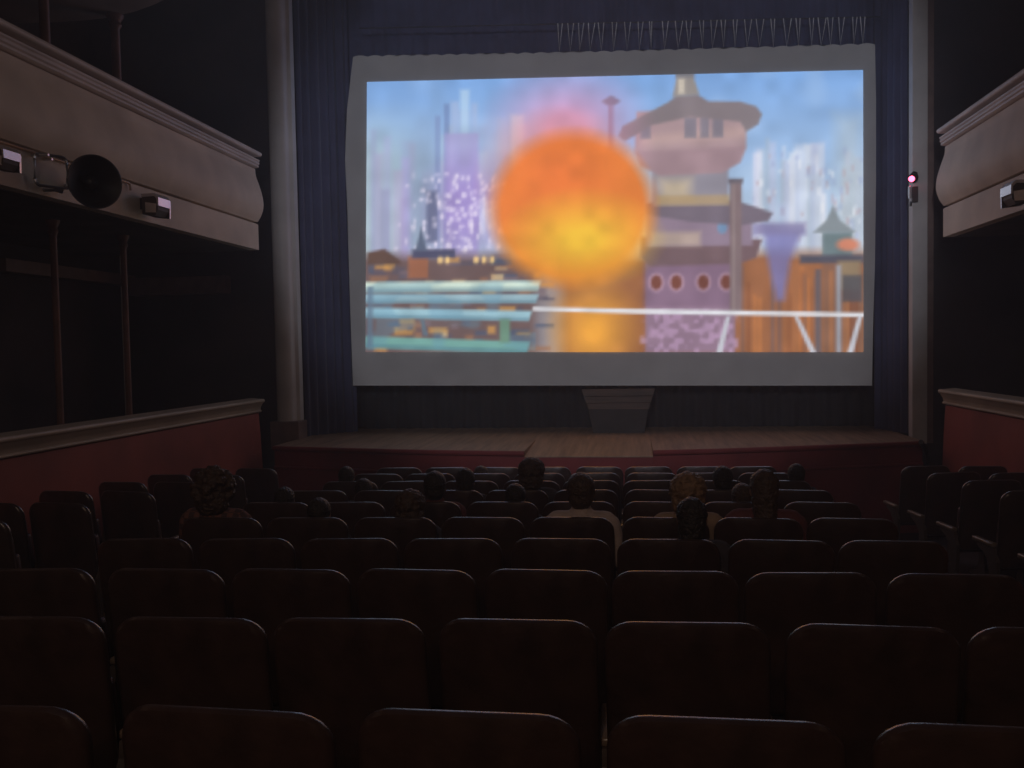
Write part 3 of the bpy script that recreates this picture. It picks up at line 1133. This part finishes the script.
# people: (head x, row, head top above floor, seat column, look)
PEOPLE = [
    (-2.60, 5, 1.28, 0, 'curly', 'brown', 'check', 'viewer with bushy dark curls and checked shirt, far left'),
    (-2.49, 6, 1.09, 0, 'short', 'black', 'dark', 'small dark-haired child low in seat near left aisle'),
    (-2.58, 8, 1.12, 0, 'short', 'black', 'dark', 'viewer with dark rounded head nearest the left stage end'),
    (-2.17, 7, 1.08, 1, 'short', 'black', 'dark', 'small viewer with round dark head, left of centre block'),
    (-1.94, 5, 1.10, 1, 'short', 'black', 'dark', 'child with dark hair just above seat, beside curly-haired viewer'),
    (-1.37, 5, 1.14, 2, 'bushy', 'brown', 'dark', 'viewer with wide dark hair low behind fifth-row seat, left half'),
    (-1.40, 6, 1.20, 2, 'short', 'black', 'maroon', 'viewer in maroon top with short dark hair, left half'),
    (-1.34, 7, 1.16, 2, 'short', 'black', 'dark', 'round-headed viewer with dark shoulders left of the tall viewer'),
    (-1.50, 9, 1.06, 2, 'short', 'brown', 'dark', 'farthest viewer, small brown head left of screen centre'),
    (-0.81, 7, 1.23, 3, 'bushy', 'brown', 'dark', 'tall viewer with bushy brown hair left of screen centre'),
    (-0.83, 6, 1.11, 3, 'short', 'black', 'dark', 'child with round dark head right behind the tall viewer'),
    (-0.32, 5, 1.25, 4, 'short', 'brown', 'light', 'viewer in pale shirt left of the centre seat gap'),
    (0.32, 5, 1.24, 5, 'bushy', 'fair', 'tan', 'viewer with bushy fair hair right of the centre gap'),
    (0.29, 4, 1.19, 5, 'long', 'black', 'dark', 'viewer with straight dark hair directly behind fair-haired viewer'),
    (0.69, 7, 1.17, 6, 'short', 'black', 'purple', 'viewer with smooth round dark head in purple top, right half'),
    (0.77, 5, 1.27, 6, 'long', 'brown', 'maroon', 'viewer with fuzzy brown hair in maroon, right of fair-haired viewer'),
    (0.74, 6, 1.11, 6, 'short', 'brown', 'maroon', 'child partly hidden in front of fuzzy-haired viewer'),
    (1.40, 8, 1.13, 7, 'short', 'black', 'dark', 'rightmost viewer, dark head near the red stage front'),
]
occ = {(p[1], p[3]) for p in PEOPLE}
for n in range(1, 11):
    for k in range(8):
        x = -0.10 + PITCH * (k - 5) + PITCH / 2
        if n == 1:
            x = -0.375 + (k - 4) * .562
        if n == 1 and k < 1:
            continue
        dn = (n, k) in occ
        chair(x, row_y(n, x), .06 if x < -1.2 else 0,
              f'brown folding theatre seat, centre block, {ORD[n]} row from camera, {ORD[k + 1]} from left', 'theatre seats in the centre block',
              k == 7, dn)
for n in range(5, 11):
    for k in range(2):
        x = -4.62 + PITCH * k
        chair(x, row_y(n, -1.2) - .22, -.10, f'brown folding theatre seat, left side block, {ORD[n]} row from camera, {("by red parapet", "by the aisle")[k]}',
              'theatre seats in the side blocks', k == 1)
        x = 2.98 + PITCH * k
        chair(x, row_y(n, 0) + .12, .14, f'brown folding theatre seat, right side block, {ORD[n]} row from camera, {("by the aisle", "by red parapet")[k]}',
              'theatre seats in the side blocks', k == 1)


# ------------------------------------------------------------------ people
def capsule(bm, a, b, ra, rb, seg=12):
    a, b = Vector(a), Vector(b)
    d = b - a
    L = d.length
    if L < 1e-4:
        L = 1e-4
        d = Vector((0, 0, 1))
    prof = [(0, -ra), (ra * .5, -ra * .866), (ra * .866, -ra * .5), (ra, 0), (rb, L), (rb * .866, L + rb * .5), (rb * .5, L + rb * .866), (0, L + rb)]
    lathe(bm, prof, seg, Matrix.Translation(a) @ d.to_track_quat('Z', 'Y').to_matrix().to_4x4())


def ball(bm, c, r3, seg=16):
    g_ = bmesh.ops.create_uvsphere(bm, u_segments=seg, v_segments=seg // 2 + 2, radius=1)
    bmesh.ops.scale(bm, vec=r3, verts=g_['verts'])
    bmesh.ops.translate(bm, vec=c, verts=g_['verts'])


def fuse(fn, name, voxel, smooth_it=4, disp=None):
    bm = bmesh.new()
    fn(bm)
    bmesh.ops.recalc_face_normals(bm, faces=bm.faces)
    me_ = bpy.data.meshes.new(name)
    bm.to_mesh(me_)
    bm.free()
    o = bpy.data.objects.new(name, me_)
    C.objects.link(o)
    md = o.modifiers.new('r', 'REMESH')
    md.mode = 'VOXEL'
    md.voxel_size = voxel
    sm_ = o.modifiers.new('s', 'SMOOTH')
    sm_.iterations = smooth_it
    sm_.factor = .5
    if disp:
        tx = bpy.data.textures.new(name + '_lumps', 'CLOUDS')
        tx.noise_scale = disp[0]
        dm = o.modifiers.new('d', 'DISPLACE')
        dm.texture = tx
        dm.strength = disp[1]
        dm.mid_level = .45
    dg = bpy.context.evaluated_depsgraph_get()
    dg.update()
    res = bpy.data.meshes.new_from_object(o.evaluated_get(dg))
    res.name = name
    for p in res.polygons:
        p.use_smooth = True
    bpy.data.objects.remove(o)
    bpy.data.meshes.remove(me_)
    return res


HC = Vector((0, .015, .715))     # head centre above the seat


def f_body(bm):
    capsule(bm, (0, .06, .10), (0, .03, .24), .125, .12)
    capsule(bm, (-.05, .02, .42), (.05, .02, .42), .125, .125)
    capsule(bm, (0, .03, .24), (0, .02, .42), .12, .125)
    capsule(bm, (-.15, .005, .525), (.15, .005, .525), .06, .06)
    capsule(bm, (0, .0, .52), (0, .012, .65), .066, .056)
    ball(bm, HC, (.074, .092, .115))
    ball(bm, HC + Vector((0, -.02, .02)), (.076, .088, .095))
    ball(bm, HC + Vector((0, .055, -.075)), (.045, .04, .04))       # jaw
    capsule(bm, HC + Vector((0, .09, .02)), HC + Vector((0, .108, -.02)), .010, .015, 8)   # nose
    capsule(bm, HC + Vector((-.02, .086, -.055)), HC + Vector((.02, .086, -.055)), .010, .010, 8)  # lips
    capsule(bm, HC + Vector((-.035, .08, .03)), HC + Vector((.035, .08, .03)), .012, .012, 8)   # brow
    for s in (-1, 1):
        ball(bm, HC + Vector((s * .078, -.005, -.01)), (.012, .022, .033), 10)
        capsule(bm, (s * .18, .008, .505), (s * .235, .03, .26), .058, .042)
        capsule(bm, (s * .235, .03, .26), (s * .15, .25, .175), .041, .028)
        capsule(bm, (s * .15, .25, .175), (s * .135, .30, .17), .028, .032)
        capsule(bm, (s * .125, .315, .168), (s * .145, .325, .168), .026, .026)
        for f_ in range(4):
            bx0 = s * (.115 + .016 * f_)
            ln = (.058, .068, .064, .05)[3 - f_]
            capsule(bm, (bx0, .335, .172), (bx0 + s * .003 * (f_ - 1.5), .335 + ln * .6, .172), .0085, .008, 8)
            capsule(bm, (bx0 + s * .003 * (f_ - 1.5), .335 + ln * .6, .172), (bx0 + s * .005 * (f_ - 1.5), .335 + ln, .155), .008, .007, 8)
        capsule(bm, (s * .108, .295, .172), (s * .082, .325, .168), .011, .009, 8)
        capsule(bm, (s * .082, .325, .168), (s * .076, .35, .16), .009, .008, 8)
        capsule(bm, (s * .085, .08, .085), (s * .12, .44, .09), .085, .06)
        capsule(bm, (s * .12, .44, .08), (s * .12, .47, -.28), .055, .04)
        capsule(bm, (s * .12, .47, -.33), (s * .125, .58, -.375), .04, .035)


def f_shirt(bm):
    capsule(bm, (0, .06, .09), (0, .03, .24), .138, .134)
    capsule(bm, (-.05, .02, .42), (.05, .02, .42), .138, .138)
    capsule(bm, (0, .03, .24), (0, .02, .42), .134, .138)
    capsule(bm, (-.155, .005, .525), (.155, .005, .525), .074, .074)
    capsule(bm, (0, .0, .54), (0, .004, .59), .086, .074)
    for s in (-1, 1):
        capsule(bm, (s * .185, .008, .505), (s * .235, .03, .27), .070, .056)


def f_trousers(bm):
    capsule(bm, (-.05, .06, .085), (.05, .06, .085), .128, .128)
    for s in (-1, 1):
        capsule(bm, (s * .085, .08, .085), (s * .12, .44, .09), .097, .072)
        capsule(bm, (s * .12, .44, .08), (s * .12, .47, -.26), .067, .055)


def f_hair_short(bm):
    ball(bm, HC + Vector((0, -.022, .030)), (.094, .102, .103))
    ball(bm, HC + Vector((0, -.042, -.025)), (.084, .074, .085))


def f_hair_bushy(bm):
    ball(bm, HC + Vector((0, -.025, .035)), (.118, .115, .112))
    ball(bm, HC + Vector((0, -.05, -.045)), (.108, .08, .10))


def f_hair_long(bm):
    ball(bm, HC + Vector((0, -.022, .032)), (.09, .10, .10))
    capsule(bm, HC + Vector((0, -.045, .0)), HC + Vector((0, -.065, -.20)), .082, .07)


def f_hair_curly(bm):
    rr_ = random.Random(4)
    ball(bm, HC + Vector((0, -.025, .03)), (.11, .11, .108))
    ball(bm, HC + Vector((0, -.05, -.06)), (.112, .085, .11))
    for i in range(70):
        th_, ph_ = rr_.uniform(0, 2 * pi), rr_.uniform(-.9, 1.5)
        p = Vector((.118 * cos(th_) * cos(ph_), -.03 + .118 * sin(th_) * cos(ph_), .015 + .118 * sin(ph_)))
        if p.y > .055 and p.z < .06:
            continue
        ball(bm, HC + p, (.026, .026, .026), 8)


BODY = fuse(f_body, 'body', .0075, 3)
SHIRTM = fuse(f_shirt, 'shirt', .012, 4)
TROUS = fuse(f_trousers, 'trousers', .014, 4)
HAIRM = dict(short=fuse(f_hair_short, 'hair_short', .008, 3, (.03, .008)),
             bushy=fuse(f_hair_bushy, 'hair_bushy', .008, 2, (.03, .03)),
             long=fuse(f_hair_long, 'hair_long', .008, 3, (.04, .016)),
             curly=fuse(f_hair_curly, 'hair_curly', .007, 1, (.02, .025)))
BODY.materials.append(M['skin'])
TROUS.materials.append(M['trousers'])
for m_ in [SHIRTM] + list(HAIRM.values()):
    m_.materials.append(M['black'])
bm = bmesh.new()
for s in (-1, 1):
    bmesh.ops.create_uvsphere(bm, u_segments=10, v_segments=8, radius=.012, matrix=Matrix.Translation(HC + Vector((s * .03, .079, .012))))
EYES = bpy.data.meshes.new('eyes')
bm.to_mesh(EYES)
bm.free()
EYES.materials.append(M['eye'])

rp = random.Random(21)
for hx, rown, htop, colk, hs, hc_, sc_, lab in PEOPLE:
    y = row_y(rown, hx)
    seat_z = floor_z(y) + .455
    top = htop - .455
    s = top / .845
    r = empty('person', (hx, y + .155, seat_z), (0, 0, rp.uniform(-.12, .12)))
    r.scale = (max(s, .80), max(s, .80), s)
    tag(r, lab, 'person', 'audience members watching the film')

    def pp(n, me_, m_=None):
        o = bpy.data.objects.new(n, me_)
        C.objects.link(o)
        o.parent = r
        if m_:
            o.material_slots[0].link = 'OBJECT'
            o.material_slots[0].material = m_
        return o
    b_ = pp('body', BODY)
    pp('shirt', SHIRTM, SHIRT[sc_])
    pp('trousers', TROUS)
    pp('hair', HAIRM[hs], HAIR[hc_]).parent = b_
    pp('eyes', EYES).parent = b_

for m_ in list(bpy.data.meshes):
    if m_.users == 0:
        bpy.data.meshes.remove(m_)
